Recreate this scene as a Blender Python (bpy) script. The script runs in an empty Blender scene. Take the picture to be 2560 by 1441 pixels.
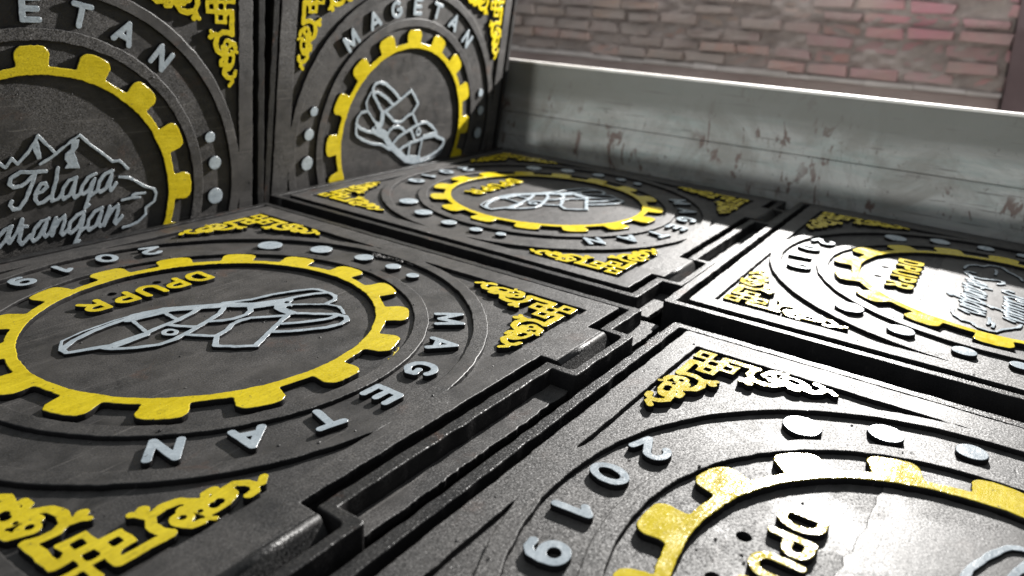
import bpy, bmesh, math, random
import numpy as np
from mathutils import Matrix, Vector

S = 0.35                       # metres per design unit (a lid is about 1.9 units wide)
R = math.radians
scene = bpy.context.scene
col = scene.collection

# ------------------------------------------------------------------ camera
cd = bpy.data.cameras.new('camera')
cam = bpy.data.objects.new('camera', cd)
col.objects.link(cam)
scene.camera = cam
yw, pt, ro = 2.16006791, 1.33942366, 0.05545354
M = Matrix.Rotation(yw, 4, 'Z') @ Matrix.Rotation(pt, 4, 'X') @ Matrix.Rotation(ro, 4, 'Z')
cam.matrix_world = Matrix.Translation(Vector((1.392361, 2.088146, 1.030140)) * S) @ M
cd.sensor_width = 36.0
cd.lens = 1983.389 / 2560 * 36.0
cd.shift_x = -28.0265 / 2560
cd.shift_y = -257.32 / 2560
cd.clip_start = 0.01
cd.clip_end = 200
cd.dof.use_dof = True
cd.dof.focus_distance = 0.80
cd.dof.aperture_fstop = 5.0

# ------------------------------------------------------------------ light
# a strong lamp stands behind the board and shines over its top edge on to the covers
ld = bpy.data.lights.new('work_lamp_light', 'SPOT')
ld.energy = 620
ld.shadow_soft_size = 0.020
ld.spot_size = R(118)
ld.spot_blend = 0.4
ld.color = (1.0, 0.975, 0.94)
lamp = bpy.data.objects.new('work_lamp_light', ld)
LP = Vector((-6.4, 0.50, 3.04)) * S
lamp.location = LP
lamp.rotation_euler = (LP - Vector((-1.2, 0.9, 0.0)) * S).to_track_quat('Z', 'Y').to_euler()
col.objects.link(lamp)

# low stray light that comes in past the end of the upright covers and falls on the board
l2 = bpy.data.lights.new('stray_light', 'SPOT')
l2.energy = 165
l2.shadow_soft_size = 0.016
l2.spot_size = R(40)
l2.spot_blend = 0.6
l2.color = (0.96, 1.0, 0.98)
lamp2 = bpy.data.objects.new('stray_light', l2)
L2 = Vector((5.0, -1.21, -0.085)) * S
lamp2.location = L2
lamp2.rotation_euler = (L2 - Vector((-3.2, 1.4, 0.2)) * S).to_track_quat('Z', 'Y').to_euler()
col.objects.link(lamp2)

# unseen area lamp, added to brighten the brick wall from above
l3 = bpy.data.lights.new('gap_fill_light', 'AREA')
l3.shape = 'RECTANGLE'
l3.size = 2.2
l3.size_y = 0.25
l3.energy = 13
l3.color = (1.0, 0.95, 0.95)
lamp3 = bpy.data.objects.new('gap_fill_light', l3)
L3 = Vector((-7.35, -0.6, 3.9)) * S
lamp3.location = L3
dz = (L3 - Vector((-8.0, -0.6, 0.7)) * S).normalized()
lamp3.rotation_euler = Matrix((Vector((0, 1, 0)), dz.cross(Vector((0, 1, 0))).normalized(), dz)).transposed().to_euler()
col.objects.link(lamp3)

# weak yard daylight, brighter overhead, with an added lobe that fills the board side
w = bpy.data.worlds.new('World')
scene.world = w
w.use_nodes = True
wn = w.node_tree
tcw = wn.nodes.new('ShaderNodeTexCoord')
nrm = wn.nodes.new('ShaderNodeVectorMath'); nrm.operation = 'NORMALIZE'
wn.links.new(tcw.outputs['Generated'], nrm.inputs[0])
def wmath(op, a, b=None):
    n = wn.nodes.new('ShaderNodeMath'); n.operation = op
    for i, v in enumerate((a, b)):
        if v is None: continue
        if isinstance(v, (int, float)): n.inputs[i].default_value = v
        else: wn.links.new(v, n.inputs[i])
    return n.outputs[0]
sxyz = wn.nodes.new('ShaderNodeSeparateXYZ')
wn.links.new(nrm.outputs[0], sxyz.inputs[0])
dt = wn.nodes.new('ShaderNodeVectorMath'); dt.operation = 'DOT_PRODUCT'
wn.links.new(nrm.outputs[0], dt.inputs[0])
dt.inputs[1].default_value = Vector((0.93, 0.12, 0.34)).normalized()
zen = wmath('MULTIPLY', wmath('MAXIMUM', sxyz.outputs['Z'], 0.0), 0.42)
fill_lobe = wmath('MULTIPLY', wmath('POWER', wmath('MAXIMUM', dt.outputs['Value'], 0.0), 3.0), 0.26)
wn.links.new(wmath('ADD', wmath('ADD', zen, fill_lobe), 0.06), wn.nodes['Background'].inputs[1])
wn.nodes['Background'].inputs[0].default_value = (0.90, 0.96, 1.0, 1)

scene.view_settings.view_transform = 'Standard'
scene.view_settings.look = 'None'
scene.view_settings.gamma = 1.0
scene.view_settings.use_curve_mapping = False
scene.view_settings.exposure = 0.0
try:
    scene.render.engine = 'CYCLES'
    scene.cycles.use_denoising = True
    scene.cycles.max_bounces = 8
    scene.cycles.sample_clamp_indirect = 12.0
except Exception:
    pass

# ------------------------------------------------------------------ materials
def new_mat(name):
    m = bpy.data.materials.new(name)
    m.use_nodes = True
    return m, m.node_tree, m.node_tree.nodes['Principled BSDF']

def N(nt, t, **kw):
    n = nt.nodes.new(t)
    for k, v in kw.items():
        if k in n.inputs.keys():
            n.inputs[k].default_value = v
        else:
            setattr(n, k, v)
    return n

def coords(nt, var=True):
    tc = N(nt, 'ShaderNodeTexCoord')
    if not var:
        return tc.outputs['Object']
    oi = N(nt, 'ShaderNodeObjectInfo')
    mu = N(nt, 'ShaderNodeMath', operation='MULTIPLY')
    mu.inputs[1].default_value = 37.0
    nt.links.new(oi.outputs['Random'], mu.inputs[0])
    ad = N(nt, 'ShaderNodeVectorMath', operation='ADD')
    nt.links.new(tc.outputs['Object'], ad.inputs[0])
    nt.links.new(mu.outputs[0], ad.inputs[1])
    return ad.outputs[0]

def noise(nt, co, scale, detail=4, rough=0.55, dist=0.0):
    n = N(nt, 'ShaderNodeTexNoise')
    n.inputs['Scale'].default_value = scale
    n.inputs['Detail'].default_value = detail
    n.inputs['Roughness'].default_value = rough
    n.inputs['Distortion'].default_value = dist
    nt.links.new(co, n.inputs['Vector'])
    return n.outputs['Fac']

def ramp(nt, fac, stops, interp='LINEAR'):
    r = N(nt, 'ShaderNodeValToRGB')
    r.color_ramp.interpolation = interp
    e = r.color_ramp.elements
    while len(e) < len(stops):
        e.new(0.5)
    for el, (p, c) in zip(e, stops):
        el.position = p
        el.color = (c, c, c, 1) if isinstance(c, (int, float)) else (*c, 1)
    nt.links.new(fac, r.inputs[0])
    return r.outputs[0]

def mixc(nt, fac, a, b, mode='MIX'):
    m = N(nt, 'ShaderNodeMix', data_type='RGBA', blend_type=mode)
    for sock, v in ((0, fac), (6, a), (7, b)):
        if isinstance(v, (int, float)):
            m.inputs[sock].default_value = v if sock == 0 else (v, v, v, 1)
        elif isinstance(v, tuple):
            m.inputs[sock].default_value = (*v, 1)
        else:
            nt.links.new(v, m.inputs[sock])
    return m.outputs[2]

def math_(nt, op, a, b=None):
    m = N(nt, 'ShaderNodeMath', operation=op)
    for i, v in enumerate((a, b)):
        if v is None:
            continue
        if isinstance(v, (int, float)):
            m.inputs[i].default_value = v
        else:
            nt.links.new(v, m.inputs[i])
    return m.outputs[0]

def bump(nt, h, strength, dist, prev=None):
    b = N(nt, 'ShaderNodeBump')
    b.inputs['Strength'].default_value = strength
    b.inputs['Distance'].default_value = dist
    nt.links.new(h, b.inputs['Height'])
    if prev is not None:
        nt.links.new(prev, b.inputs['Normal'])
    return b.outputs['Normal']

def grain_normal(nt, co, normal, scale, k, mask=None, detail=1.5):
    """tilt the normal grain by grain: coarse sand-cast or sprayed surface that glints"""
    n = N(nt, 'ShaderNodeTexNoise')
    n.inputs['Scale'].default_value = scale
    n.inputs['Detail'].default_value = detail
    n.inputs['Roughness'].default_value = 0.7
    nt.links.new(co, n.inputs['Vector'])
    sub = N(nt, 'ShaderNodeVectorMath', operation='SUBTRACT')
    nt.links.new(n.outputs['Color'], sub.inputs[0])
    sub.inputs[1].default_value = (0.5, 0.5, 0.5)
    sc = N(nt, 'ShaderNodeVectorMath', operation='SCALE')
    nt.links.new(sub.outputs[0], sc.inputs[0])
    if mask is None:
        sc.inputs['Scale'].default_value = k
    else:
        nt.links.new(math_(nt, 'MULTIPLY', mask, k), sc.inputs['Scale'])
    ad = N(nt, 'ShaderNodeVectorMath', operation='ADD')
    nt.links.new(normal, ad.inputs[0])
    nt.links.new(sc.outputs[0], ad.inputs[1])
    no = N(nt, 'ShaderNodeVectorMath', operation='NORMALIZE')
    nt.links.new(ad.outputs[0], no.inputs[0])
    return no.outputs[0]

def iron(name, base_lo, base_hi, rough_lo, rough_hi, grain=0.6, smooth_bias=0.5, spec=0.5, rust=0.0):
    m, nt, p = new_mat(name)
    co = coords(nt)
    big = noise(nt, co, 11, 6, 0.62, 0.4)
    mid = noise(nt, co, 42, 5, 0.65, 0.2)
    c = ramp(nt, big, [(0.30, base_lo), (0.72, base_hi)])
    c = mixc(nt, ramp(nt, mid, [(0.35, 0.0), (0.75, 0.55)]), c, tuple(v * 1.5 for v in base_hi))
    wear = noise(nt, co, 17, 8, 0.72, 1.2)
    c = mixc(nt, ramp(nt, wear, [(0.56, 0.0), (0.66, 0.55)]), c, tuple(v * 0.45 for v in base_lo))
    mpd = N(nt, 'ShaderNodeMapping')
    mpd.inputs['Scale'].default_value = (0.6, 2.2, 1)
    mpd.inputs['Rotation'].default_value = (0, 0, 0.9)
    nt.links.new(co, mpd.inputs[0])
    dust = noise(nt, mpd.outputs[0], 19, 8, 0.7, 0.6)
    c = mixc(nt, ramp(nt, dust, [(0.50, 0.0), (0.70, 0.38)]), c, tuple(v * 2.1 for v in base_hi))
    mps = N(nt, 'ShaderNodeMapping')
    mps.inputs['Scale'].default_value = (0.12, 4.0, 1)
    mps.inputs['Rotation'].default_value = (0, 0, -0.5)
    nt.links.new(co, mps.inputs[0])
    scr = ramp(nt, noise(nt, mps.outputs[0], 70, 3, 0.5, 0.15), [(0.685, 0.0), (0.70, 0.5)])
    c = mixc(nt, scr, c, tuple(v * 2.6 for v in base_hi))
    if rust > 0:
        rn = noise(nt, co, 14, 7, 0.7, 0.6)
        c = mixc(nt, ramp(nt, rn, [(0.60, 0.0), (0.70, rust)]), c, (0.13, 0.055, 0.028))
    nt.links.new(c, p.inputs['Base Color'])
    # smooth, rubbed areas against coarse sand-cast areas
    patch = ramp(nt, noise(nt, co, 7.5, 7, 0.6, 0.8), [(smooth_bias - 0.06, 0.12), (smooth_bias + 0.06, 1.0)])
    rr = mixc(nt, patch, rough_lo, rough_hi)
    rr = mixc(nt, 0.35, rr, ramp(nt, mid, [(0.3, rough_lo), (0.7, rough_hi)]))
    nt.links.new(rr, p.inputs['Roughness'])
    p.inputs['Specular IOR Level'].default_value = spec
    gm = math_(nt, 'ADD', math_(nt, 'MULTIPLY', patch, 0.75), 0.25)
    pits = N(nt, 'ShaderNodeTexVoronoi')
    pits.inputs['Scale'].default_value = 85
    nt.links.new(co, pits.inputs['Vector'])
    pit = ramp(nt, pits.outputs['Distance'], [(0.0, 0.0), (0.16, 1.0)])
    pm = ramp(nt, noise(nt, co, 30, 2), [(0.55, 1.0), (0.62, 0.0)])
    pit = mixc(nt, pm, pit, 1.0)
    n1 = bump(nt, noise(nt, co, 9, 4, 0.5), 0.25, 0.005)
    n1 = bump(nt, mid, 0.16, 0.0012, n1)
    n2 = bump(nt, pit, 0.6, 0.0006, n1)
    n3 = grain_normal(nt, co, n2, 640, grain, gm)
    nt.links.new(n3, p.inputs['Normal'])
    return m

M_IRON = iron('blackened_cast_iron', (0.017, 0.0168, 0.0172), (0.053, 0.0495, 0.047), 0.42, 0.60, 1.05, 0.46, 0.42, 0.25)
M_PATCH = iron('smooth_worn_iron', (0.022, 0.021, 0.021), (0.060, 0.056, 0.053), 0.42, 0.60, 0.90, 0.55, 0.42, 0.10)
M_FRAME = iron('coarse_black_iron', (0.008, 0.008, 0.009), (0.022, 0.021, 0.020), 0.34, 0.44, 1.0, 0.35, 0.30, 0.45)
M_SIDE = iron('side_shade_iron', (0.006, 0.006, 0.007), (0.013, 0.012, 0.012), 0.45, 0.60, 0.5, 0.45, 0.15)  # shade of the upright faces put in as a darker iron

def paint(name, c1, c2, rough=0.34):
    m, nt, p = new_mat(name)
    co = coords(nt)
    c = mixc(nt, ramp(nt, noise(nt, co, 30, 5, 0.6), [(0.35, 0.0), (0.7, 1.0)]), c1, c2)
    thin = ramp(nt, noise(nt, co, 95, 6, 0.72, 0.8), [(0.54, 0.0), (0.66, 0.45)])
    c = mixc(nt, thin, c, tuple(v * 0.55 for v in c1))
    brush = N(nt, 'ShaderNodeMapping')
    brush.inputs['Scale'].default_value = (0.35, 3.0, 1)
    brush.inputs['Rotation'].default_value = (0, 0, 0.6)
    nt.links.new(co, brush.inputs[0])
    bn = noise(nt, brush.outputs[0], 90, 4, 0.6)
    c = mixc(nt, ramp(nt, bn, [(0.45, 0.0), (0.70, 0.35)]), c, tuple(min(1, v * 1.35) for v in c2))
    chip = ramp(nt, noise(nt, co, 210, 5, 0.65), [(0.655, 0.0), (0.67, 1.0)])
    c = mixc(nt, math_(nt, 'MULTIPLY', chip, 0.8), c, (0.05, 0.045, 0.04))
    nt.links.new(c, p.inputs['Base Color'])
    nt.links.new(ramp(nt, noise(nt, co, 60, 4), [(0.3, rough - 0.05), (0.7, rough + 0.10)]), p.inputs['Roughness'])
    p.inputs['Specular IOR Level'].default_value = 0.5
    n1 = bump(nt, bn, 0.30, 0.0008, bump(nt, noise(nt, co, 70, 4, 0.6), 0.16, 0.0010))
    n2 = grain_normal(nt, co, n1, 520, 0.42, None, 2.5)
    nt.links.new(n2, p.inputs['Normal'])
    return m

M_YEL = paint('yellow_enamel', (0.50, 0.385, 0.012), (0.60, 0.475, 0.022), 0.17)
M_GREY = paint('pale_grey_enamel', (0.27, 0.315, 0.35), (0.36, 0.405, 0.44), 0.27)

# ------------------------------------------------------------------ 2-D shape fields
class Field:
    def __init__(s, x0, x1, y0, y1, h):
        s.x0, s.y0, s.h = x0, y0, h
        s.nx = int(math.ceil((x1 - x0) / h)) + 1
        s.ny = int(math.ceil((y1 - y0) / h)) + 1
        s.X, s.Y = np.meshgrid(x0 + h * np.arange(s.nx), y0 + h * np.arange(s.ny), indexing='ij')
        s.F = np.full(s.X.shape, 9.0)
    def add(s, d): s.F = np.minimum(s.F, d)
    def cut(s, d): s.F = np.maximum(s.F, -d)
    def line(s, pts, w):
        for (ax, ay), (bx, by) in zip(pts[:-1], pts[1:]):
            dx, dy = bx - ax, by - ay
            L = dx * dx + dy * dy + 1e-12
            t = np.clip(((s.X - ax) * dx + (s.Y - ay) * dy) / L, 0, 1)
            s.add(np.hypot(s.X - ax - t * dx, s.Y - ay - t * dy) - w / 2)
    def disc(s, x, y, r): return np.hypot(s.X - x, s.Y - y) - r
    def box(s, x0, x1, y0, y1, rad=0.0):
        cx, cy, hx, hy = (x0 + x1) / 2, (y0 + y1) / 2, (x1 - x0) / 2 - rad, (y1 - y0) / 2 - rad
        qx, qy = np.abs(s.X - cx) - hx, np.abs(s.Y - cy) - hy
        return np.hypot(np.maximum(qx, 0), np.maximum(qy, 0)) + np.minimum(np.maximum(qx, qy), 0) - rad
    def poly(s, pts):
        d = np.full(s.X.shape, 9.0)
        ins = np.zeros(s.X.shape, bool)
        n = len(pts)
        for i in range(n):
            (ax, ay), (bx, by) = pts[i], pts[(i + 1) % n]
            dx, dy = bx - ax, by - ay
            t = np.clip(((s.X - ax) * dx + (s.Y - ay) * dy) / (dx * dx + dy * dy + 1e-12), 0, 1)
            d = np.minimum(d, np.hypot(s.X - ax - t * dx, s.Y - ay - t * dy))
            c = (ay > s.Y) != (by > s.Y)
            xi = ax + (s.Y - ay) * dx / (dy if abs(dy) > 1e-12 else 1e-12)
            ins ^= c & (s.X < xi)
        return np.where(ins, -d, d)
    def wobble(s, amp, freq, seed=0):
        rs = np.random.RandomState(seed)
        f = np.zeros(s.X.shape)
        for k in range(10):
            a, q = rs.uniform(0, 2 * math.pi, 2)
            fr = freq * rs.uniform(0.5, 1.8)
            f += np.sin((s.X * math.cos(a) + s.Y * math.sin(a)) * fr + q)
        s.F = s.F + amp * f / 3.2
    def contours(s):
        F = s.F
        In = F < 0
        c = In[:-1, :-1].astype(int) + 2 * In[1:, :-1] + 4 * In[1:, 1:] + 8 * In[:-1, 1:]
        ii, jj = np.nonzero((c > 0) & (c < 15))
        # edges: 0 bottom 1 right 2 top 3 left
        tab = {1: [(3, 0)], 2: [(0, 1)], 3: [(3, 1)], 4: [(1, 2)], 5: [(3, 0), (1, 2)], 6: [(0, 2)], 7: [(3, 2)],
               8: [(2, 3)], 9: [(2, 0)], 10: [(0, 1), (2, 3)], 11: [(2, 1)], 12: [(1, 3)], 13: [(1, 0)], 14: [(0, 3)]}
        def eid(i, j, e):
            return (0, i, j) if e == 0 else (0, i, j + 1) if e == 2 else (1, i, j) if e == 3 else (1, i + 1, j)
        nxt = {}
        for i, j in zip(ii.tolist(), jj.tolist()):
            for a, b in tab[int(c[i, j])]:
                nxt[eid(i, j, a)] = eid(i, j, b)
        def pos(k):
            t, i, j = k
            if t == 0:
                a, b = F[i, j], F[i + 1, j]
                q = a / (a - b)
                return (s.x0 + s.h * (i + q), s.y0 + s.h * j)
            a, b = F[i, j], F[i, j + 1]
            q = a / (a - b)
            return (s.x0 + s.h * i, s.y0 + s.h * (j + q))
        out = []
        while nxt:
            k0 = next(iter(nxt))
            k = k0
            lp = []
            while k in nxt:
                lp.append(pos(k))
                k = nxt.pop(k)
            if len(lp) >= 8:
                out.append(simplify(lp, s.h * 0.06))
        return out

def simplify(p, tol):
    q = [p[0]]
    i = 0
    n = len(p)
    while i < n - 1:
        j = min(i + 2, n - 1)
        best = i + 1
        while j < n and j - i <= 14:
            ax, ay = p[i]
            bx, by = p[j]
            L = math.hypot(bx - ax, by - ay) + 1e-12
            if all(abs((p[k][0] - ax) * (by - ay) - (p[k][1] - ay) * (bx - ax)) / L < tol for k in range(i + 1, j)):
                best = j
            else:
                break
            j += 1
        i = best
        q.append(p[i])
    return q

def mesh_from(loops, z0, z1, bev, mats, origin=(0, 0), split=True):
    """solid of the outline; the fill is checked against the outline's own area and retried"""
    area = 0.0
    per = 0.0
    for lp in loops:
        for (ax, ay), (bx, by) in zip(lp, lp[1:] + lp[:1]):
            area += (ax * by - bx * ay) / 2
            per += math.hypot(bx - ax, by - ay)
    want = (abs(area) - per * bev) * S * S
    rs = random.Random(3)
    best = None
    for k in range(12):
        me = mesh_once(loops, z0, z1, bev, mats, origin, split)
        got = sum(p.area for p in me.polygons if p.normal.z > 0.99)
        err = abs(got - want) / max(want, 1e-12)
        if best is None or err < best[0]:
            if best: bpy.data.meshes.remove(best[1])
            best = (err, me)
        else:
            bpy.data.meshes.remove(me)
        if best[0] < 0.02:
            break
        q = 0.00006 * (k + 1)
        loops = [[(x + rs.uniform(-q, q), y + rs.uniform(-q, q)) for x, y in lp] for lp in loops]
    if best[0] > 0.02:
        print('FILL', len(loops), round(best[0], 3))
    return best[1]

def mesh_once(loops, z0, z1, bev, mats, origin=(0, 0), split=True):
    """solid of the outline between heights z0 and z1, top edge rounded"""
    cu = bpy.data.curves.new('outline', 'CURVE')
    cu.dimensions = '2D'
    cu.fill_mode = 'BOTH'
    for lp in loops:
        sp = cu.splines.new('POLY')
        sp.points.add(len(lp) - 1)
        fl = []
        for x, y in lp:
            fl += [(x - origin[0]) * S, (y - origin[1]) * S, 0, 1]
        sp.points.foreach_set('co', fl)
        sp.use_cyclic_u = True
    hh = (z1 - z0) / 2 * S
    cu.extrude = max(hh - bev * S, 1e-5)
    cu.bevel_depth = bev * S
    cu.bevel_resolution = 1
    cu.offset = -bev * S
    ob = bpy.data.objects.new('tmp', cu)
    col.objects.link(ob)
    dg = bpy.context.evaluated_depsgraph_get()
    me = bpy.data.meshes.new_from_object(ob.evaluated_get(dg))
    bpy.data.objects.remove(ob)
    bpy.data.curves.remove(cu)
    me.transform(Matrix.Translation((0, 0, (z0 + z1) / 2 * S)))
    me.materials.clear()
    for m in mats:
        me.materials.append(m)
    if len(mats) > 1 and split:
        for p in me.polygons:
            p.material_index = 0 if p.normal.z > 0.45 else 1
    else:
        for p in me.polygons:
            p.material_index = 0
    return me

def join(meshes, name):
    """one mesh out of several, materials merged"""
    bm = bmesh.new()
    mats = []
    for me in meshes:
        idx = []
        for m in me.materials:
            if m not in mats:
                mats.append(m)
            idx.append(mats.index(m))
        n0 = len(bm.faces)
        bm.from_mesh(me)
        bm.faces.ensure_lookup_table()
        for f in bm.faces[n0:]:
            f.material_index = idx[f.material_index] if f.material_index < len(idx) else 0
    out = bpy.data.meshes.new(name)
    bm.to_mesh(out)
    bm.free()
    for m in mats:
        out.materials.append(m)
    for me in meshes:
        bpy.data.meshes.remove(me)
    return out

def obj(name, me, parent=None, loc=(0, 0, 0), label=None):
    o = bpy.data.objects.new(name, me)
    col.objects.link(o)
    me.name = name
    o.location = loc
    if parent is not None:
        o.parent = parent
    if label:
        o['label'] = label
    return o

def tag(o, label=None, cat=None, group=None, kind=None):
    if label: o['label'] = label
    if cat: o['category'] = cat
    if group: o['group'] = group
    if kind: o['kind'] = kind
    return o

def box_mesh(boxes, mat, jitter=0.0, bevel=0.0, seed=1):
    bm = bmesh.new()
    rnd = random.Random(seed)
    for (x0, x1, y0, y1, z0, z1) in boxes:
        vs = []
        for x, y, z in ((x0, y0, z0), (x1, y0, z0), (x1, y1, z0), (x0, y1, z0), (x0, y0, z1), (x1, y0, z1), (x1, y1, z1), (x0, y1, z1)):
            vs.append(bm.verts.new(Vector((x + rnd.uniform(-jitter, jitter), y + rnd.uniform(-jitter, jitter), z + rnd.uniform(-jitter, jitter))) * S))
        for f in ((0, 3, 2, 1), (4, 5, 6, 7), (0, 1, 5, 4), (1, 2, 6, 5), (2, 3, 7, 6), (3, 0, 4, 7)):
            bm.faces.new([vs[k] for k in f])
    if bevel > 0:
        bmesh.ops.bevel(bm, geom=list(bm.edges), offset=bevel * S, segments=2, affect='EDGES')
    me = bpy.data.meshes.new('boxes')
    bm.to_mesh(me)
    bm.free()
    me.materials.append(mat)
    return me

# ------------------------------------------------------------------ cover design
TOP, REC, BOT = 0.0, -0.0145, -0.085
LH = 0.943                     # half lid
TABS = ((-0.744, -0.465), (0.440, 0.725))
random.seed(4)

def lid_outline(f):
    f.add(f.box(-0.966, LH, -LH, LH, 0.012))
    for a, b in TABS:
        f.add(f.box(a, b, 0.5, 0.995, 0.004))

# raised border + outer ring
f = Field(-1.02, 1.02, -1.02, 1.06, 0.004)
lid_outline(f)
rr = np.hypot(f.X, f.Y)
f.cut(rr - 0.828)
corner = np.maximum(np.maximum(np.abs(f.X), np.abs(f.Y)) - 0.868, 0.876 - rr)
f.cut(corner)
f.wobble(0.0011, 60, 3)
f.wobble(0.0007, 200, 5)
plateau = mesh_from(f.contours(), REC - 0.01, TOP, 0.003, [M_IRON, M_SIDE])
# inner ring
f = Field(-0.75, 0.75, -0.75, 0.75, 0.003)
rr = np.hypot(f.X, f.Y)
f.F = np.abs(rr - 0.662) - 0.024
f.wobble(0.0010, 60, 8)
f.wobble(0.0006, 220, 9)
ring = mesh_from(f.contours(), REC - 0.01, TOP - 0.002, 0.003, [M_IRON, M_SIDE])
# floor slab of the lid, with the two key holes
f = Field(-1.02, 1.02, -1.02, 1.06, 0.004)
lid_outline(f)
f.F = f.F + 0.003
f.cut(f.disc(0.073, -0.436, 0.016))
f.cut(f.disc(-0.084, -0.430, 0.016))
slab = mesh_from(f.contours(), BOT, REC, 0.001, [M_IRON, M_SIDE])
# rounded noses of the two hinge tabs
def nose(a, b):
    bm = bmesh.new()
    prof = [(0.985, -0.0004)]
    for k in range(9):
        t = k / 8 * math.pi / 2 * 0.72
        prof.append((0.998 + 0.018 * math.sin(t), -0.0004 - 0.018 * (1 - math.cos(t))))
    prof += [(1.036, -0.040), (1.038, -0.085), (0.985, -0.085)]
    xs = [a + 0.001, b - 0.001]
    rows = [[bm.verts.new(Vector((x, y, z)) * S) for y, z in prof] for x in xs]
    n = len(prof)
    for k in range(n):
        fc = bm.faces.new([rows[0][k], rows[1][k], rows[1][(k + 1) % n], rows[0][(k + 1) % n]])
        fc.smooth = 1 <= k <= 8
    bm.faces.new(rows[0]); bm.faces.new(rows[1][::-1])
    bmesh.ops.recalc_face_normals(bm, faces=bm.faces)
    me = bpy.data.meshes.new('nose')
    bm.to_mesh(me); bm.free()
    me.materials.append(M_FRAME)
    return me
def lumps():
    bm = bmesh.new()
    rnd = random.Random(77)
    n = 0
    while n < 170:
        x, y = rnd.uniform(-.93, .93), rnd.uniform(-.93, .93)
        r_ = math.hypot(x, y)
        rec = r_ < .637 or .687 < r_ < .826
        edge = any(abs(r_ - q) < .008 for q in (.638, .686, .828, .876)) or abs(max(abs(x), abs(y)) - .868) < .008
        if edge or (.50 < r_ < .64):
            continue
        if r_ > .88 and abs(x) < .86 and abs(y) < .86:
            rec = True
        rad = rnd.choice((.0014, .0018, .0022, .0030, .0042))
        m_ = Matrix.Translation(Vector((x, y, REC if rec else TOP)) * S) @ Matrix.Diagonal((rad * S * rnd.uniform(.8, 1.8), rad * S, rad * S * .8, 1))
        bmesh.ops.create_icosphere(bm, subdivisions=1, radius=1, matrix=m_)
        n += 1
    me = bpy.data.meshes.new('lumps')
    bm.to_mesh(me); bm.free()
    me.materials.append(M_IRON)
    return me
lid_me = join([plateau, ring, slab, lumps()] + [nose(a, b) for a, b in TABS], 'lid')

# frame: upstand wall round the lid with two hinge pockets, hinge ledge, base flange
f = Field(-1.05, 1.05, -1.05, 1.14, 0.004)
f.add(f.box(-1.010, 1.010, -1.010, 1.010, 0.012))
for a, b in TABS:
    f.add(f.box(a - 0.045, b + 0.045, 0.5, 1.090, 0.012))
inner = f.box(-0.975, 0.975, -0.975, 0.975, 0.006)
for a, b in TABS:
    inner = np.minimum(inner, f.box(a - 0.016, b + 0.016, 0.5, 1.062, 0.02))
f.cut(inner)
f.wobble(0.0014, 50, 21)
f.wobble(0.0005, 170, 22)
wall_me = mesh_from(f.contours(), -0.170, -0.003, 0.004, [M_FRAME, M_SIDE])
f = Field(-1.08, 1.08, 0.95, 1.12, 0.003)
f.add(f.box(-1.035, 1.035, 0.99, 1.072, 0.005))
f.wobble(0.002, 50, 31); f.wobble(0.0014, 170, 32)
ledge_me = mesh_from(f.contours(), -0.078, -0.054, 0.003, [M_IRON, M_SIDE])
f = Field(-1.12, 1.12, -1.12, 1.16, 0.005)
f.add(f.box(-1.045, 1.045, -1.045, 1.10, 0.02))
f.cut(f.box(-0.90, 0.90, -0.90, 0.90, 0.02))
f.wobble(0.003, 40, 41)
flange_me = mesh_from(f.contours(), -0.186, -0.165, 0.003, [M_FRAME])
frame_me = join([wall_me, ledge_me, flange_me], 'frame')

# gear
f = Field(-0.66, 0.66, -0.66, 0.66, 0.0028)
rr = np.hypot(f.X, f.Y)
f.F = np.abs(rr - 0.530) - 0.017
for k in range(16):
    a = R(90 + 22.5 * k)
    u = f.X * math.cos(a) + f.Y * math.sin(a)
    v = -f.X * math.sin(a) + f.Y * math.cos(a)
    hw = 0.0575 + 0.10 * np.clip(u - 0.545, 0, 0.05)
    rc = 0.024
    qa, qb = np.abs(v) - (hw - rc), np.hypot(u - 0.46, v * 0.95) - (0.163 - rc)
    tooth = np.hypot(np.maximum(qa, 0), np.maximum(qb, 0)) + np.minimum(np.maximum(qa, qb), 0) - rc
    tooth = np.maximum(tooth, 0.53 - u)
    # smooth union so the roots and the crowns are soft like the casting
    kq = 0.010
    hh = np.clip(0.5 + 0.5 * (tooth - f.F) / kq, 0, 1)
    f.F = tooth * (1 - hh) + f.F * hh - kq * hh * (1 - hh)
f.wobble(0.0012, 60, 51); f.wobble(0.0008, 200, 52)
gear_me = mesh_from(f.contours(), REC - 0.004, 0.003, 0.0028, [M_YEL, M_SIDE])

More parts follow.
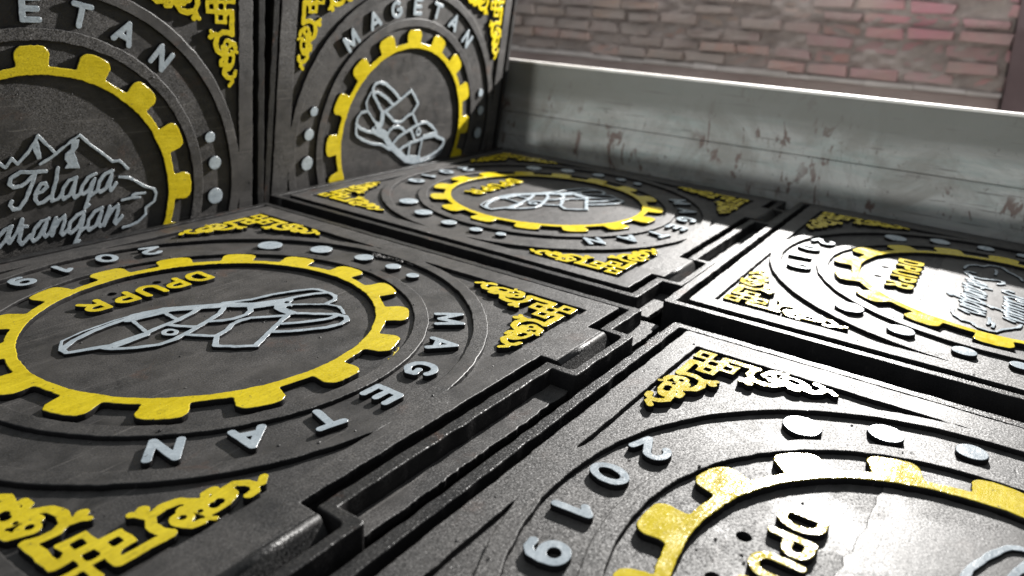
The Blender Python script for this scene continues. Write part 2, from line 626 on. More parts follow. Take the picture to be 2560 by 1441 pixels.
# lettering: stroke letters in a box 1 high (y 0..1), width about 0.75
def arc(cx, cy, rx, ry, a0, a1, n=14):
    return [(cx + rx * math.cos(R(a0 + (a1 - a0) * k / n)), cy + ry * math.sin(R(a0 + (a1 - a0) * k / n))) for k in range(n + 1)]
G = {
 'M': [[(-.38, 0), (-.36, 1)], [(-.36, 1), (0, .12)], [(0, .12), (.36, 1)], [(.36, 1), (.38, 0)]],
 'A': [[(-.36, 0), (0, 1)], [(0, 1), (.36, 0)], [(-.24, .28), (.24, .28)]],
 'G': [arc(0, .5, .36, .5, 50, 300), [(.18, .06), (.34, .2), (.34, .46)], [(.34, .46), (.08, .46)]],
 'E': [[(-.28, 0), (-.28, 1)], [(-.28, 1), (.30, 1)], [(-.28, .5), (.24, .5)], [(-.28, 0), (.30, 0)]],
 'T': [[(0, 0), (0, 1)], [(-.34, 1), (.34, 1)]],
 'N': [[(-.32, 0), (-.32, 1)], [(-.32, 1), (.32, 0)], [(.32, 0), (.32, 1)]],
 '2': [arc(0, .70, .30, .30, 165, -35) + [(-.30, 0)], [(-.30, 0), (.34, 0)]],
 '0': [arc(0, .5, .31, .5, 0, 360, 30)],
 '1': [[(.06, 0), (.06, 1)], [(.06, 1), (-.18, .78)]],
 '9': [arc(0, .68, .30, .32, 0, 360, 26), [(.30, .68), (.29, .42), (.18, .12), (-.02, 0), (-.24, .06)]],
 'D': [[(-.28, 0), (-.28, 1)], [(-.28, 1), (0, 1)] + arc(0, .5, .32, .5, 90, -90)[1:] + [(-.28, 0)]],
 'P': [[(-.26, 0), (-.26, 1)], [(-.26, 1), (.04, 1)] + arc(.04, .73, .26, .27, 90, -90)[1:] + [(-.26, .46)]],
 'U': [[(-.32, 1), (-.32, .34)] + arc(0, .34, .32, .34, 180, 360)[1:] + [(.32, 1)]],
 'R': [[(-.26, 0), (-.26, 1)], [(-.26, 1), (.04, 1)] + arc(.04, .73, .26, .27, 90, -90)[1:] + [(-.26, .46)], [(.02, .46), (.32, 0)]],
}
def letter(ch, h, wd, stroke, mat, seed):
    f = Field(-0.07, 0.07, -0.07, 0.07, 0.0010)
    hh, ww = h - stroke, wd
    for st in G[ch]:
        f.line([(x * ww, (y - .5) * hh) for x, y in st], stroke)
    f.wobble(0.0006, 130, seed)
    me = mesh_from(f.contours(), -0.006, REC * -1 + 0.0005 + 0.0, 0.0016, [mat, M_SIDE])
    return me
letters = []        # mesh, angle, radius, rotation
def add_letter(ch, ang, rad, outward, h, wd, stroke, mat):
    a = R(ang)
    rot = a - math.pi / 2 if outward else a + math.pi / 2
    me = letter(ch, h, wd, stroke, mat, int(ang * 7) % 997)
    letters.append((me, (rad * math.cos(a), rad * math.sin(a)), rot))
for ch, a in (('M', 131.3), ('A', 116.5), ('G', 103.1), ('E', 89.6), ('T', 76.0), ('A', 62.2), ('N', 48.3)):
    add_letter(ch, a, 0.752, True, 0.100, 0.094 if ch != 'M' else 0.105, 0.0225, M_GREY)
for ch, a in (('2', 251.5), ('0', 263.6), ('1', 275.8), ('9', 287.3)):
    add_letter(ch, a, 0.757, False, 0.100, 0.088, 0.0215, M_GREY)
for ch, x in (('D', -.192), ('P', -.101), ('U', -.012), ('P', .080), ('R', .176)):      # straight row
    letters.append((letter(ch, 0.104, 0.094, 0.0225, M_YEL, int(x * 1000) % 997), (x, -0.343), 0.0))

studs = []
for k, (a, r) in enumerate(((164.4, .026), (173.9, .031), (185.9, .038), (201.2, .045), (217.6, .050))):
    f = Field(-.06, .06, -.06, .06, .0012)
    f.add(f.disc(0, 0, r))
    f.wobble(0.0008, 90, 70 + k)
    me = mesh_from(f.contours(), -0.006, -REC + 0.0005, 0.0024, [M_GREY, M_SIDE])
    for aa in (a, 180 - a):
        studs.append((me, (0.748 * math.cos(R(aa)), 0.748 * math.sin(R(aa)))))

# corner ornament, drawn for the (-,-) corner of a local frame: p along the arm, q inward
f = Field(-0.03, 0.44, -0.03, 0.44, 0.0016)
def arms(fn):
    for sw in (False, True):
        fn((lambda pts, s_=sw: [(y, x) if s_ else (x, y) for x, y in pts]))
def draw(T):
    f.line(T([(.100, .046), (.083, .030), (.083, .006), (.182, .006)]), .024)
    f.line(T([(.182, .006), (.173, .026), (.172, .055), (.186, .078), (.218, .089), (.250, .080), (.268, .056)]), .022)
    f.line(T([(.186, .078), (.178, .100), (.190, .112)]), .024)
    f.line(T([(.178, .100), (.166, .112)]), .018)
    f.add(f.disc(*T([(.221, .027)])[0], .0235))
    f.line(T([(.210, .020), (.222, -.006), (.240, -.010)]), .020)
    f.line(T([(.240, .046), (.272, .036)]), .034)
    f.line(T([(.274, .018), (.300, .020), (.318, .028)]), .052)
    f.line(T([(.282, .046), (.296, .062), (.316, .062)]), .019)
    f.line(T([(.268, .006), (.252, -.010), (.262, -.020)]), .013)
    f.line(T([(.318, .030), (.334, .044), (.354, .045), (.371, .030), (.377, .010), (.366, -.006), (.347, -.010)]), .0205)
    f.line(T([(.374, .008), (.392, .006), (.408, .020)]), .018)
arms(draw)
for x, y in ((.020, .020), (.062, .062), (.106, .062), (.062, .106)):
    f.add(f.box(x - .0285, x + .0285, y - .0285, y + .0285, .003))
def holes(T):
    x, y = T([(.224, .030)])[0]; f.cut(f.disc(x, y, .0085))
    (x, y), (x2, y2) = T([(.286, .016), (.298, .018)]); f.cut(np.minimum(f.disc(x, y, .0115), f.disc(x2, y2, .0115)))
    x, y = T([(.256, .020)])[0]; f.cut(f.disc(x, y, .0055))
arms(holes)
for x, y in ((.020, .020), (.062, .062), (.108, .062), (.062, .108)):
    f.cut(f.box(x - .0125, x + .0125, y - .0125, y + .0125, .006))
f.F = f.F - 0.0008
f.wobble(0.0011, 110, 91)
orn_me = mesh_from(f.contours(), -0.006, -REC + 0.003, 0.0012, [M_YEL, M_SIDE])

# sandal emblem
SA = {"a": [[-0.2014, 0.1443], [-0.2578, 0.2196], [-0.2907, 0.2586], [-0.2979, 0.2954], [-0.2808, 0.3196], [-0.2461, 0.3267], [-0.1981, 0.3147], [-0.1522, 0.2861], [-0.1047, 0.253], [-0.0668, 0.2162]], "b": [[-0.2916, 0.2659], [-0.2539, 0.2688], [-0.2101, 0.2492], [-0.1701, 0.224], [-0.1288, 0.1945]], "c": [[-0.1961, 0.1438], [-0.1364, 0.1725], [-0.0557, 0.2154], [0.0266, 0.2612], [0.0669, 0.2217], [0.1001, 0.1761], [0.0597, 0.1206], [0.0107, 0.1055], [-0.025, 0.0816], [-0.0574, 0.0752], [-0.0914, 0.0824], [-0.1339, 0.1153], [-0.1699, 0.1452]], "d": [[-0.31, 0.2726], [-0.3289, 0.2432], [-0.3403, 0.2151], [-0.3279, 0.174], [-0.2928, 0.1341], [-0.2516, 0.091]], "e": [[-0.332, 0.1671], [-0.3712, 0.1633], [-0.3974, 0.1367], [-0.4031, 0.1009], [-0.3996, 0.0494], [-0.39, 0.0299], [-0.3315, -0.0029], [-0.262, -0.0303], [-0.1871, -0.0435], [-0.1118, -0.0842]], "f": [[-0.3973, 0.093], [-0.3598, 0.0671], [-0.3073, 0.0465], [-0.2655, 0.0381]], "g": [[-0.2014, 0.1443], [-0.1995, 0.1102], [-0.2034, 0.0804], [-0.2279, 0.0679], [-0.2622, 0.0527]], "g2": [[-0.2643, 0.0492], [-0.1669, 0.0041], [-0.1161, -0.0524], [-0.0545, -0.0996], [0.0464, -0.1696], [0.1315, -0.19]], "h": [[0.1315, -0.19], [0.1909, -0.1861], [0.269, -0.1761], [0.3403, -0.1519], [0.3916, -0.1159], [0.3927, -0.0863], [0.3442, -0.0657]], "i": [[0.3932, -0.1247], [0.363, -0.1719], [0.2968, -0.1926], [0.20, -0.203], [0.10, -0.20]], "j": [[-0.1528, -0.0014], [-0.1281, 0.0343], [-0.0978, 0.0503], [-0.0537, 0.0495], [-0.018, 0.034], [0.0142, 0.0068]], "k": [[-0.0939, -0.0551], [-0.0547, -0.0207], [-0.0127, -0.002], [0.0304, 0.013], [0.0681, 0.0287], [0.1017, 0.0371], [0.1466, 0.0506], [0.2007, 0.0491], [0.2542, 0.0212], [0.2978, -0.0166], [0.3165, -0.052]], "l": [[0.0583, 0.0178], [0.0875, -0.0214], [0.1046, -0.0557]], "m": [[-0.0375, -0.1019], [0.0159, -0.0809], [0.0655, -0.0671], [0.1172, -0.0613], [0.1691, -0.0512], [0.2149, -0.0361], [0.2832, -0.0398], [0.3173, -0.0563]], "n": [[0.0597, 0.1206], [0.0894, 0.0782], [0.1123, 0.044]], "o": [[0.0655, -0.0671], [0.0597, -0.1431]], "p": [[0.1758, -0.0561], [0.1567, -0.1605]], "q": [[0.0557, -0.1547], [0.1648, -0.1741]]}
f = Field(-0.46, 0.46, -0.26, 0.38, 0.0018)
for k, v in SA.items():
    wd = {'g': .034, 'g2': .040, 'q': .030, 'i': .009, 'e': .017, 'd': .013, 'p': .013, 'o': .016, 'm': .020}.get(k, .019)
    f.line(v, wd)
f.line([(.3442, -.0657), (.305, -.048)], .022); f.add(f.disc(-.226, .075, .030)); f.line([(-.25, .05), (-.16, .01)], .048)
f.line([(.19, -.042), (.30, -.036)], .034)
f.cut(f.disc(-.227, .102, .010)); f.cut(f.disc(-.2506, .0628, .008))
f.add(np.abs(np.hypot((f.X - .1314) / .85, (f.Y + .0022)) - .020) - .0085)
f.wobble(0.0010, 120, 95)
sandal_me = mesh_from(f.contours(), REC - 0.003, REC + 0.0095, 0.0018, [M_GREY, M_SIDE])

# lake emblem: mountains, two lines of script, shore line
LK = {"T1": [[0.0254, 0.144], [0.0053, 0.1451], [-0.0277, 0.1482], [-0.0631, 0.1534], [-0.0963, 0.135], [-0.1024, 0.1143], [-0.0892, 0.0976], [-0.0634, 0.0989], [-0.0396, 0.1152], [-0.0152, 0.1371]], "T2": [[-0.0116, 0.1403], [-0.0314, 0.0881], [-0.0504, 0.0469], [-0.0754, 0.0145], [-0.0947, 0.0144], [-0.1064, 0.0313], [-0.099, 0.0464]], "e": [[-0.0166, 0.0596], [0.0073, 0.0667], [0.0252, 0.0825], [0.0227, 0.0979], [0.0058, 0.0969], [-0.0126, 0.0701], [-0.0177, 0.0411], [-0.0089, 0.0208], [0.0116, 0.0246], [0.0366, 0.0429]], "l": [[0.0702, 0.1506], [0.0607, 0.1031], [0.044, 0.0529], [0.0423, 0.0229], [0.0633, 0.0267], [0.0819, 0.0464]], "a1": [[0.1382, 0.1025], [0.1093, 0.0955], [0.0867, 0.0686], [0.078, 0.0394], [0.0842, 0.023], [0.1061, 0.0346], [0.1297, 0.0769], [0.1343, 0.0954], [0.1207, 0.0398], [0.1268, 0.0193], [0.1493, 0.0349]], "g1": [[0.2118, 0.1068], [0.1816, 0.0958], [0.1581, 0.0645], [0.1495, 0.0387], [0.16, 0.0291], [0.1829, 0.0448], [0.2072, 0.088], [0.1858, 0.0286], [0.1646, -0.0267], [0.1799, -0.0177]], "g1b": [[0.1816, 0.0175], [0.2179, 0.035]], "a2": [[0.2802, 0.1085], [0.2492, 0.1012], [0.2253, 0.0733], [0.2162, 0.0393], [0.2269, 0.0255], [0.2505, 0.0415], [0.2757, 0.0933], [0.2661, 0.0469], [0.2691, 0.0264], [0.2916, 0.0548]], "b1": [[-0.1054, -0.05], [-0.1316, -0.0593], [-0.1554, -0.0837], [-0.1603, -0.1084], [-0.1518, -0.1215], [-0.1312, -0.1002], [-0.1091, -0.0567], [-0.1234, -0.1019], [-0.1178, -0.1144], [-0.0875, -0.0724]], "b2": [[-0.0875, -0.0724], [-0.0685, -0.0315], [-0.0717, -0.0552], [-0.054, -0.0607]], "b2b": [[-0.0702, -0.0573], [-0.0851, -0.1105], [-0.0748, -0.128], [-0.0429, -0.0971]], "b3": [[0.0245, -0.0463], [-0.0032, -0.0522], [-0.0283, -0.0775], [-0.0403, -0.1091], [-0.0347, -0.1257], [-0.0135, -0.1112], [0.0171, -0.0563], [0.0023, -0.1032], [0.0101, -0.1164], [0.0283, -0.101]], "b4": [[0.0283, -0.101], [0.0522, -0.048], [0.047, -0.0779], [0.0326, -0.1175]], "b4b": [[0.039, -0.0956], [0.0656, -0.0584], [0.084, -0.0465], [0.0827, -0.0697], [0.0662, -0.1131], [0.0728, -0.1224], [0.0952, -0.1036]], "b5": [[0.1601, -0.0437], [0.1304, -0.0517], [0.1037, -0.0779], [0.0948, -0.1114], [0.1051, -0.1215], [0.1276, -0.1065], [0.1576, -0.0571], [0.1419, -0.1135], [0.1152, -0.1715], [0.1341, -0.1597]], "b5b": [[0.1416, -0.1214], [0.1682, -0.107]], "b6": [[0.2317, -0.0393], [0.2009, -0.0495], [0.1771, -0.0768], [0.168, -0.111], [0.1748, -0.1245], [0.2019, -0.11], [0.2291, -0.0549], [0.2137, -0.1003], [0.2205, -0.1179], [0.2405, -0.1017]], "b7": [[0.2366, -0.1009], [0.2624, -0.041], [0.2572, -0.0725], [0.236, -0.1171]], "b7b": [[0.2446, -0.0944], [0.2735, -0.0553], [0.2957, -0.039], [0.2967, -0.0637], [0.2791, -0.1095], [0.2847, -0.1189], [0.3115, -0.0913]],
 "S": [[-0.172, -0.008], [-0.195, 0.012], [-0.222, 0.010], [-0.232, -0.012], [-0.215, -0.040], [-0.200, -0.072], [-0.212, -0.112], [-0.248, -0.134], [-0.276, -0.122], [-0.272, -0.098]], "S2": [[-0.212, -0.112], [-0.160, -0.100]],
 "m1": [[-0.24, 0.12], [-0.2, 0.168], [-0.156, 0.2146], [-0.1406, 0.2161], [-0.1296, 0.197], [-0.1123, 0.1768], [-0.0882, 0.2091], [-0.0707, 0.1852], [-0.0328, 0.2234], [0.007, 0.2837], [0.0348, 0.2478], [0.0665, 0.2071]], "m2": [[0.007, 0.1744], [0.0523, 0.1978], [0.0954, 0.2295], [0.1575, 0.271], [0.1952, 0.2289], [0.2308, 0.1976], [0.2818, 0.1479], [0.309, 0.1482], [0.343, 0.1094]], "lake": [[0.3063, 0.0786], [0.3456, 0.0706], [0.3771, 0.0494], [0.4091, 0.0236], [0.4546, 0.0036], [0.4624, -0.0188], [0.453, -0.051], [0.4144, -0.0735], [0.4134, -0.1029], [0.3792, -0.1299], [0.342, -0.139], [0.3136, -0.1415]], "bird": [[0.3142, -0.022], [0.3544, -0.0188], [0.3911, -0.0232]], "bird2": [[0.3588, -0.0093], [0.3712, -0.0052], [0.4122, -0.0081]]}
LK['lake2'] = [[-x, y] for x, y in LK['lake']]
LK['bird3'] = [[-x, y] for x, y in LK['bird']]
P1 = [[0.0, 0.2772], [0.0079, 0.2437], [0.0117, 0.1958], [-0.0018, 0.1939], [-0.0098, 0.2241], [-0.0162, 0.2538]]
P2 = [[0.1283, 0.2555], [0.153, 0.2527], [0.1481, 0.2269], [0.1328, 0.2061], [0.1417, 0.1708], [0.1509, 0.139], [0.0979, 0.1466], [0.1094, 0.1639], [0.0962, 0.1808], [0.1009, 0.2027], [0.1228, 0.2187]]
f = Field(-0.50, 0.50, -0.21, 0.32, 0.0018)
for k, v in LK.items():
    v = [(x, y) for x, y in v]
    wd = .0125 if k[0] in 'mlb' and (k.startswith('m') or k.startswith('lake') or k.startswith('bird')) else .0155
    f.line(v, wd)
f.add(f.poly(P1) - .002); f.add(f.poly(P2) - .002)
f.wobble(0.0009, 130, 96)
lake_me = mesh_from(f.contours(), REC - 0.003, REC + 0.0095, 0.0018, [M_GREY, M_SIDE])

# slightly raised insert plate seen on two of the covers
f = Field(-0.55, 0.55, -0.55, 0.55, 0.003)
f.add(np.maximum(np.hypot(f.X, f.Y) - 0.512, -0.243 - 0.03 * f.X - f.Y))
f.wobble(0.005, 26, 97)
f.wobble(0.003, 90, 98)
insert_me = mesh_from(f.contours(), REC - 0.004, REC + 0.0028, 0.002, [M_PATCH])

# ------------------------------------------------------------------ one cover of each emblem, then copies
def empty(name):
    e = bpy.data.objects.new(name, None)
    e.empty_display_size = 0.05
    col.objects.link(e)
    return e

def make_cover(emblem, emblem_name, emblem_label, plate=False):
    root = empty('manhole_cover')
    obj('frame', frame_me, root, label='coarse black iron frame around the lid')
    lid = obj('lid', lid_me, root)
    obj('gear_ring', gear_me, lid)
    for me, (x, y), rot in letters:
        o = obj('letter', me, lid, (x * S, y * S, REC * S))
        o.rotation_euler = (0, 0, rot)
    for me, (x, y) in studs:
        obj('stud', me, lid, (x * S, y * S, REC * S))
    cc = 0.838
    for k, (sx, sy) in enumerate(((-1, -1), (1, -1), (1, 1), (-1, 1))):
        o = obj('corner_ornament', orn_me, lid, (sx * cc * S, sy * cc * S, REC * S))
        o.rotation_euler = (0, 0, math.pi / 2 * k)
    obj(emblem_name, emblem, lid, label=emblem_label)
    if plate:
        obj('insert_plate', insert_me, lid)
    return root

def copy_tree(o, parent=None):
    c = o.copy()
    col.objects.link(c)
    c.parent = parent
    for ch in list(o.children):
        copy_tree(ch, c)
    return c

FR = {
 'A': ((0, 0, 0), (1, 0, 0), (0, 1, 0)),
 'B': ((-2.1244, -0.1091, -0.0099), (0.9997, 0.023, 0.0052), (-0.023, 0.9997, -0.012)),
 'C': ((-2.1429, 2.0155, -0.0083), (0.9992, 0.0393, 0.0103), (-0.0393, 0.9992, -0.0168)),
 'D': ((-0.0113, 2.1261, -0.029), (1.0, -0.0068, -0.013), (0.0068, 1.0, 0.0015)),
 'V1': ((-0.0069, -1.0541, 0.1456), (-0.9998, 0.0216, 0.0), (0.001, 0.0454, 0.999)),
 'V2': ((-2.093, -1.1141, 0.2011), (-0.9999, -0.0144, 0.0), (-0.0015, 0.1072, 0.9942)),
}
def mat_of(key, down=0.0):
    o, ex, ey = (Vector(v) for v in FR[key])
    ex = ex.normalized(); ez = ex.cross(ey).normalized(); ey = ez.cross(ex)
    m = Matrix((ex, ey, ez)).transposed().to_4x4()
    return Matrix.Translation((o - ez * down) * S) @ m

sandal_cover = make_cover(sandal_me, 'sandal_emblem', 'raised grey outline of a strapped sandal')
lake_cover = make_cover(lake_me, 'lake_emblem', 'raised grey mountains, script lettering and shore line')
flat_lake = make_cover(lake_me, 'lake_emblem', 'raised grey mountains, script lettering and shore line', True)
flat_sandal2 = make_cover(sandal_me, 'sandal_emblem', 'raised grey outline of a strapped sandal', True)
placed = {'A': sandal_cover, 'B': copy_tree(sandal_cover), 'V2': copy_tree(sandal_cover), 'V1': lake_cover,
          'C': flat_lake, 'D': flat_sandal2}
LAB = {
 'A': 'flat black manhole cover with a whole sandal emblem, leftmost of the flat ones',
 'B': 'flat black manhole cover in front of the upright sandal cover, half shaded by the board',
 'C': 'flat black manhole cover with script emblem, glaring in sunlight beside the weathered board',
 'D': 'nearest flat black manhole cover, bottom right, with a white glint on its gear',
 'V1': 'upright black manhole cover with mountains and cursive lake name inside its yellow gear',
 'V2': 'upright black manhole cover with a grey sandal inside its yellow gear, beside the board',
}
for k, o in placed.items():
    o.matrix_world = mat_of(k)
    tag(o, LAB[k], 'manhole cover', 'ornamental manhole covers laid flat' if len(k) == 1 else 'ornamental manhole covers stood upright')
# on the leftmost flat cover: a rough casting flaw by the studs and a thin yellow paint dribble
lidA = [c for c in placed['A'].children if c.name.startswith('lid')][0]
rnd = random.Random(5)
bm = bmesh.new()
for k in range(70):
    t = rnd.random()
    x = -0.812 - 0.022 * t + rnd.uniform(-.014, .014)
    y = -0.090 + 0.200 * t + rnd.uniform(-.010, .010)
    rad = rnd.uniform(.003, .009)
    bmesh.ops.create_icosphere(bm, subdivisions=1, radius=1, matrix=Matrix.Translation(Vector((x, y, REC + .007)) * S) @ Matrix.Rotation(rnd.uniform(0, 3), 4, 'Z') @ Matrix.Diagonal((rad * S * rnd.uniform(.8, 2), rad * S, rad * S * .7, 1)))
for v in bm.verts:
    v.co += Vector((rnd.uniform(-1, 1), rnd.uniform(-1, 1), rnd.uniform(-1, 1))) * .0016 * S
me = bpy.data.meshes.new('casting_flaw')
bm.to_mesh(me); bm.free()
me.materials.append(M_IRON)
obj('casting_flaw', me, lidA, label='rough lumpy casting flaw beside the small studs')
f = Field(-0.30, -0.13, 0.54, 0.66, 0.0010)
for pts in ([(-.251, .571), (-.236, .583), (-.214, .589), (-.192, .602)], [(-.226, .576), (-.206, .597), (-.180, .603)], [(-.178, .600), (-.165, .612)]):
    f.line(pts, 0.0034)
f.wobble(0.0008, 300, 12)
obj('paint_dribble', mesh_from(f.contours(), REC - 0.001, REC + 0.0008, 0.0003, [M_YEL]), lidA, label='thin stray dribble of yellow paint')

# a second layer of covers under the flat ones, seen only in the gaps
first = None
WHERE = {'A': 'under the leftmost flat cover', 'B': 'under the half shaded flat cover', 'C': 'under the glaring flat cover beside the board', 'D': 'under the nearest flat cover'}
for k in 'ABCD':
    if first is None:
        root = empty('manhole_cover')
        obj('frame', frame_me, root); obj('lid', lid_me, root)
        first = root
    else:
        root = copy_tree(first)
    root.matrix_world = mat_of(k, 0.189) @ Matrix.Translation((random.uniform(-.008, .008) * S, random.uniform(-.008, .008) * S, 0))
    tag(root, 'black manhole cover of the lower layer, ' + WHERE[k], 'manhole cover', 'lower layer of stacked manhole covers')

# ------------------------------------------------------------------ ground, pallets
def simple(name, c1, c2, scale, rough=0.85, bs=0.3, bd=0.003):
    m, nt, p = new_mat(name)
    co = coords(nt, False)
    c = mixc(nt, ramp(nt, noise(nt, co, scale, 8, 0.65, 0.3), [(0.3, 0.0), (0.7, 1.0)]), c1, c2)
    nt.links.new(c, p.inputs['Base Color'])
    p.inputs['Roughness'].default_value = rough
    nt.links.new(bump(nt, noise(nt, co, scale * 9, 6, 0.7), bs, bd), p.inputs['Normal'])
    return m
M_GROUND = simple('dusty_concrete', (0.16, 0.145, 0.13), (0.27, 0.25, 0.23), 3)
M_PALLET = simple('rough_timber', (0.12, 0.08, 0.05), (0.22, 0.16, 0.11), 8)
GZ = -0.90
g = bpy.data.meshes.new('ground')
bm = bmesh.new()
for x, y in ((-60, -60), (60, -60), (60, 60), (-60, 60)):
    bm.verts.new((x, y, GZ * S))
bm.faces.new(bm.verts); bm.to_mesh(g); bm.free()
g.materials.append(M_GROUND)
tag(obj('ground', g), kind='structure')
for k, (cx, cy) in {'A': (0, 0), 'B': (-2.12, -.11), 'C': (-2.14, 2.01), 'D': (0, 2.12)}.items():
    root = empty('pallet')
    root.location = (cx * S, cy * S, GZ * S)
    obj('deck', box_mesh([(-.95, .95, y, y + .26, .38, .46) for y in (-.94, -.55, -.13, .29, .68)], M_PALLET, .004, .006), root)
    for x in (-.85, -.11, .63):
        obj('bearer', box_mesh([(x, x + .22, -.94, .94, 0.0, .379)], M_PALLET, .003, .006), root)
    tag(root, 'rough timber pallet ' + WHERE[k].replace('under', 'beneath'), 'pallet', 'pallets under the covers')

# ------------------------------------------------------------------ weathered board
m, nt, p = new_mat('weathered_grey_paint')
co = coords(nt, False)
mp = N(nt, 'ShaderNodeMapping')
mp.inputs['Scale'].default_value = (1, 0.22, 1.6)
nt.links.new(co, mp.inputs[0])
streak = noise(nt, mp.outputs[0], 26, 9, 0.7, 0.5)
c = ramp(nt, noise(nt, mp.outputs[0], 5, 6, 0.6, 0.4), [(0.3, (0.27, 0.268, 0.262)), (0.7, (0.44, 0.438, 0.428))])
c = mixc(nt, ramp(nt, streak, [(0.34, 0.9), (0.56, 0.0)]), c, (0.24, 0.28, 0.27))
grime = noise(nt, co, 9, 8, 0.7, 0.8)
c = mixc(nt, ramp(nt, grime, [(0.44, 0.0), (0.62, 0.75)]), c, (0.19, 0.18, 0.165))
# flaked spots showing the brown primer
mp2 = N(nt, 'ShaderNodeMapping')
mp2.inputs['Scale'].default_value = (1, 1.3, 0.55)
nt.links.new(co, mp2.inputs[0])
flk = math_(nt, 'MULTIPLY', ramp(nt, noise(nt, mp2.outputs[0], 26, 8, 0.66, 0.6), [(0.575, 0.0), (0.585, 1.0)]),
            ramp(nt, noise(nt, co, 4.2, 3), [(0.50, 0.0), (0.54, 1.0)]))
c = mixc(nt, flk, c, (0.125, 0.088, 0.078))
# black scuffs
scf = ramp(nt, noise(nt, mp2.outputs[0], 75, 6, 0.75, 1.0), [(0.62, 0.0), (0.64, 0.8)])
c = mixc(nt, scf, c, (0.07, 0.047, 0.045))
# grime band gathered under the top edge
sp = N(nt, 'ShaderNodeSeparateXYZ')
nt.links.new(co, sp.inputs[0])
edge = math_(nt, 'ADD', sp.outputs['Z'], math_(nt, 'MULTIPLY', math_(nt, 'SUBTRACT', noise(nt, mp.outputs[0], 8, 5, 0.6), 0.5), 0.10))
c = mixc(nt, ramp(nt, edge, [(0.110, 0.0), (0.150, 0.85)]), c, (0.13, 0.13, 0.118))
nt.links.new(c, p.inputs['Base Color'])
p.inputs['Roughness'].default_value = 0.6
mp3 = N(nt, 'ShaderNodeMapping')
mp3.inputs['Scale'].default_value = (1, 0.10, 2.6)
mp3.inputs['Rotation'].default_value = (0.05, 0, 0)
nt.links.new(co, mp3.inputs[0])
scr = ramp(nt, noise(nt, mp3.outputs[0], 60, 4, 0.6, 0.3), [(0.64, 0.0), (0.66, 0.75)])
c = mixc(nt, scr, c, (0.10, 0.09, 0.085))
nt.links.new(c, p.inputs['Base Color'])
n1 = bump(nt, streak, 0.25, 0.002)
n1 = bump(nt, flk, -0.6, 0.0008, n1)
nt.links.new(n1, p.inputs['Normal'])
M_BOARD = m
M_EDGE = simple('lit_pale_edge', (0.55, 0.52, 0.50), (0.80, 0.77, 0.74), 20, 0.5, 0.2, 0.001)  # lamplight along the top edge painted in as a pale colour
WX = -3.19
root = empty('weathered_board')
root.location = (WX * S, 0, 0)
PY0, PY1 = -1.75, 5.2
obj('upper_plank', box_mesh([(-.045, 0, PY0, PY1, .2445, .594)], M_BOARD, .001, .004), root)
obj('lower_plank', box_mesh([(-.045, -.001, PY0, PY1, -.16, .240)], M_BOARD, .001, .004, 2), root)
obj('bottom_plank', box_mesh([(-.045, 0, PY0, PY1, GZ + .002, -.165)], M_BOARD, .001, .004, 3), root)
obj('top_edge', box_mesh([(-.050, .006, PY0, PY1, .5945, .610)], M_EDGE, .0005, .003, 4), root)
tag(root, 'long weathered board wall in flaking grey paint with a top edge painted pale as if lit', 'board wall')

# ------------------------------------------------------------------ brick wall behind
m, nt, p = new_mat('old_brick')
co = coords(nt, False)
at = N(nt, 'ShaderNodeAttribute', attribute_name='tone')
base = ramp(nt, at.outputs['Fac'], [(0.0, (0.30, 0.235, 0.22)), (0.35, (0.36, 0.28, 0.25)), (0.6, (0.42, 0.35, 0.32)), (0.85, (0.46, 0.33, 0.26)), (1.0, (0.44, 0.25, 0.22))])
base = mixc(nt, ramp(nt, noise(nt, co, 8, 7, 0.7), [(0.36, 0.15), (0.60, 0.9)]), base, (0.38, 0.335, 0.31))
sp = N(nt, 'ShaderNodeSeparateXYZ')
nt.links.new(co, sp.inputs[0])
flare_red = math_(nt, 'MULTIPLY', ramp(nt, math_(nt, 'ADD', math_(nt, 'MULTIPLY', sp.outputs['Y'], 1.3), noise(nt, co, 3, 4, 0.6)), [(0.05, 0.0), (0.85, 1.0)]),
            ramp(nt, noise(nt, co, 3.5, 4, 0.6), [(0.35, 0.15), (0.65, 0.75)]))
base = mixc(nt, flare_red, base, (0.50, 0.17, 0.23))  # red lens flare painted into the brick colour, stronger to the right
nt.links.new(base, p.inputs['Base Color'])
p.inputs['Roughness'].default_value = 0.9
nt.links.new(bump(nt, noise(nt, co, 60, 6, 0.7), 0.6, 0.006), p.inputs['Normal'])
M_BRICK = m
M_MORTAR = simple('lime_mortar', (0.28, 0.235, 0.22), (0.42, 0.37, 0.345), 12, 0.9, 0.6, 0.006)
M_PLASTER = simple('stained_plaster', (0.30, 0.235, 0.22), (0.42, 0.35, 0.33), 4, 0.9, 0.3, 0.006)
M_LEDGE = simple('lit_ledge_render', (0.46, 0.43, 0.41), (0.62, 0.58, 0.56), 9, 0.9, 0.5, 0.006)  # brightness of the lit ledge put into a paler render
BX = -8.0
rnd = random.Random(12)
bm = bmesh.new()
lay = bm.faces.layers.float.new('tone')
z = 0.375
row = 0
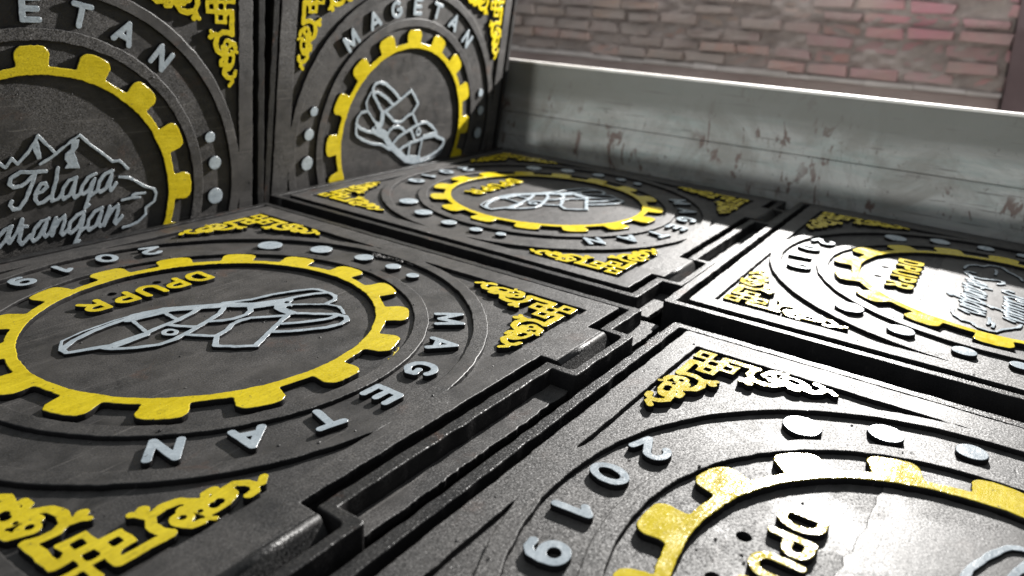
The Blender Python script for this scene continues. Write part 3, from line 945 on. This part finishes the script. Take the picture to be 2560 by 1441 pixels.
while z < 2.05:
    hgt = 0.120 + rnd.uniform(-.014, .014)
    y = -5.2 + (0.17 if row % 2 else 0.0)
    while y < 1.55:
        L = 0.44 + rnd.uniform(-.07, .07)
        y1 = min(y + L, 1.585 + rnd.uniform(-.03, .02))
        d = rnd.uniform(-.03, .055)
        if rnd.random() < 0.10: d = -0.055
        tone = rnd.random()
        vs = []
        zz = z + rnd.uniform(-.008, .008)
        for X, Y, Z in ((0, y, zz), (0, y1, zz), (0, y1, zz + hgt), (0, y, zz + hgt)):
            vs.append((Y + rnd.uniform(-.022, .022), Z + rnd.uniform(-.020, .020)))
        # front face bulged: 3x2 grid, pushed corners
        fr = []
        for (Y, Z) in vs:
            cy, cz = (y + y1) / 2, zz + hgt / 2
            fr.append(bm.verts.new(Vector((BX + .028 + d + rnd.uniform(-.008, .008), cy + (Y - cy) * .95, cz + (Z - cz) * .84)) * S))
        bk = [bm.verts.new(Vector((BX - .08, Y, Z)) * S) for (Y, Z) in vs]
        fcs = [bm.faces.new(fr)]
        for k in range(4):
            fcs.append(bm.faces.new([fr[(k + 1) % 4], fr[k], bk[k], bk[(k + 1) % 4]]))
        for q in fcs:
            q[lay] = tone
        y = y1 + 0.032 + rnd.uniform(-.01, .012)
        if y1 >= 1.55: break
    z += hgt + 0.026 + rnd.uniform(-.004, .006)
    row += 1
bmesh.ops.recalc_face_normals(bm, faces=bm.faces)
bme = bpy.data.meshes.new('bricks')
bm.to_mesh(bme); bm.free()
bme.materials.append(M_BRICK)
root = empty('brick_wall')
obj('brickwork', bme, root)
# mortar bed: lumpy sheet with depth
bm = bmesh.new()
ny, nz = 150, 36
grid = []
for i in range(ny + 1):
    r_ = []
    for j in range(nz + 1):
        r_.append(bm.verts.new(Vector((BX + .008 + .022 * math.sin(i * .9 + 2 * math.sin(j * 1.7)) + rnd.uniform(-.008, .008), -5.3 + 6.87 * i / ny, .33 + 1.77 * j / nz)) * S))
    grid.append(r_)
for i in range(ny):
    for j in range(nz):
        bm.faces.new([grid[i][j], grid[i + 1][j], grid[i + 1][j + 1], grid[i][j + 1]])
mme = bpy.data.meshes.new('mortar')
for q in bm.faces: q.smooth = True
bm.to_mesh(mme); bm.free()
mme.materials.append(M_MORTAR)
obj('mortar', mme, root)
obj('backing', box_mesh([(BX - .5, BX - .05, -5.3, 1.56, GZ + .001, 2.10)], M_MORTAR), root)
# lower rendered dado and its ledge, coloured paler for the light on it (uneven)
bx = []
y = -5.3
while y < 1.56:
    y1 = min(y + rnd.uniform(.25, .6), 1.57)
    bx.append((BX - .04, BX + .085 + rnd.uniform(-.012, .012), y, y1 + .004, .300 + rnd.uniform(-.006, .006), .352 + rnd.uniform(-.012, .016)))
    y = y1
obj('ledge', box_mesh(bx, M_LEDGE, .006, .008), root)
obj('dado', box_mesh([(BX - .045, BX + .060, -5.3, 1.565, GZ + .001, .302)], M_PLASTER, 0, .01), root)
tag(root, 'old brick wall with a red flare tint painted in above a plain plastered dado', 'brick wall')
M_POST = simple('dark_brown_grey_paint', (0.11, 0.075, 0.080), (0.16, 0.115, 0.12), 5, 0.8)
root = empty('pillar')
obj('shaft', box_mesh([(BX - .5, BX + .30, 1.60, 2.6, GZ + .001, 2.3)], M_POST, 0, .01), root)
tag(root, 'dark brownish grey pillar at the right end of the brick wall', 'pillar')
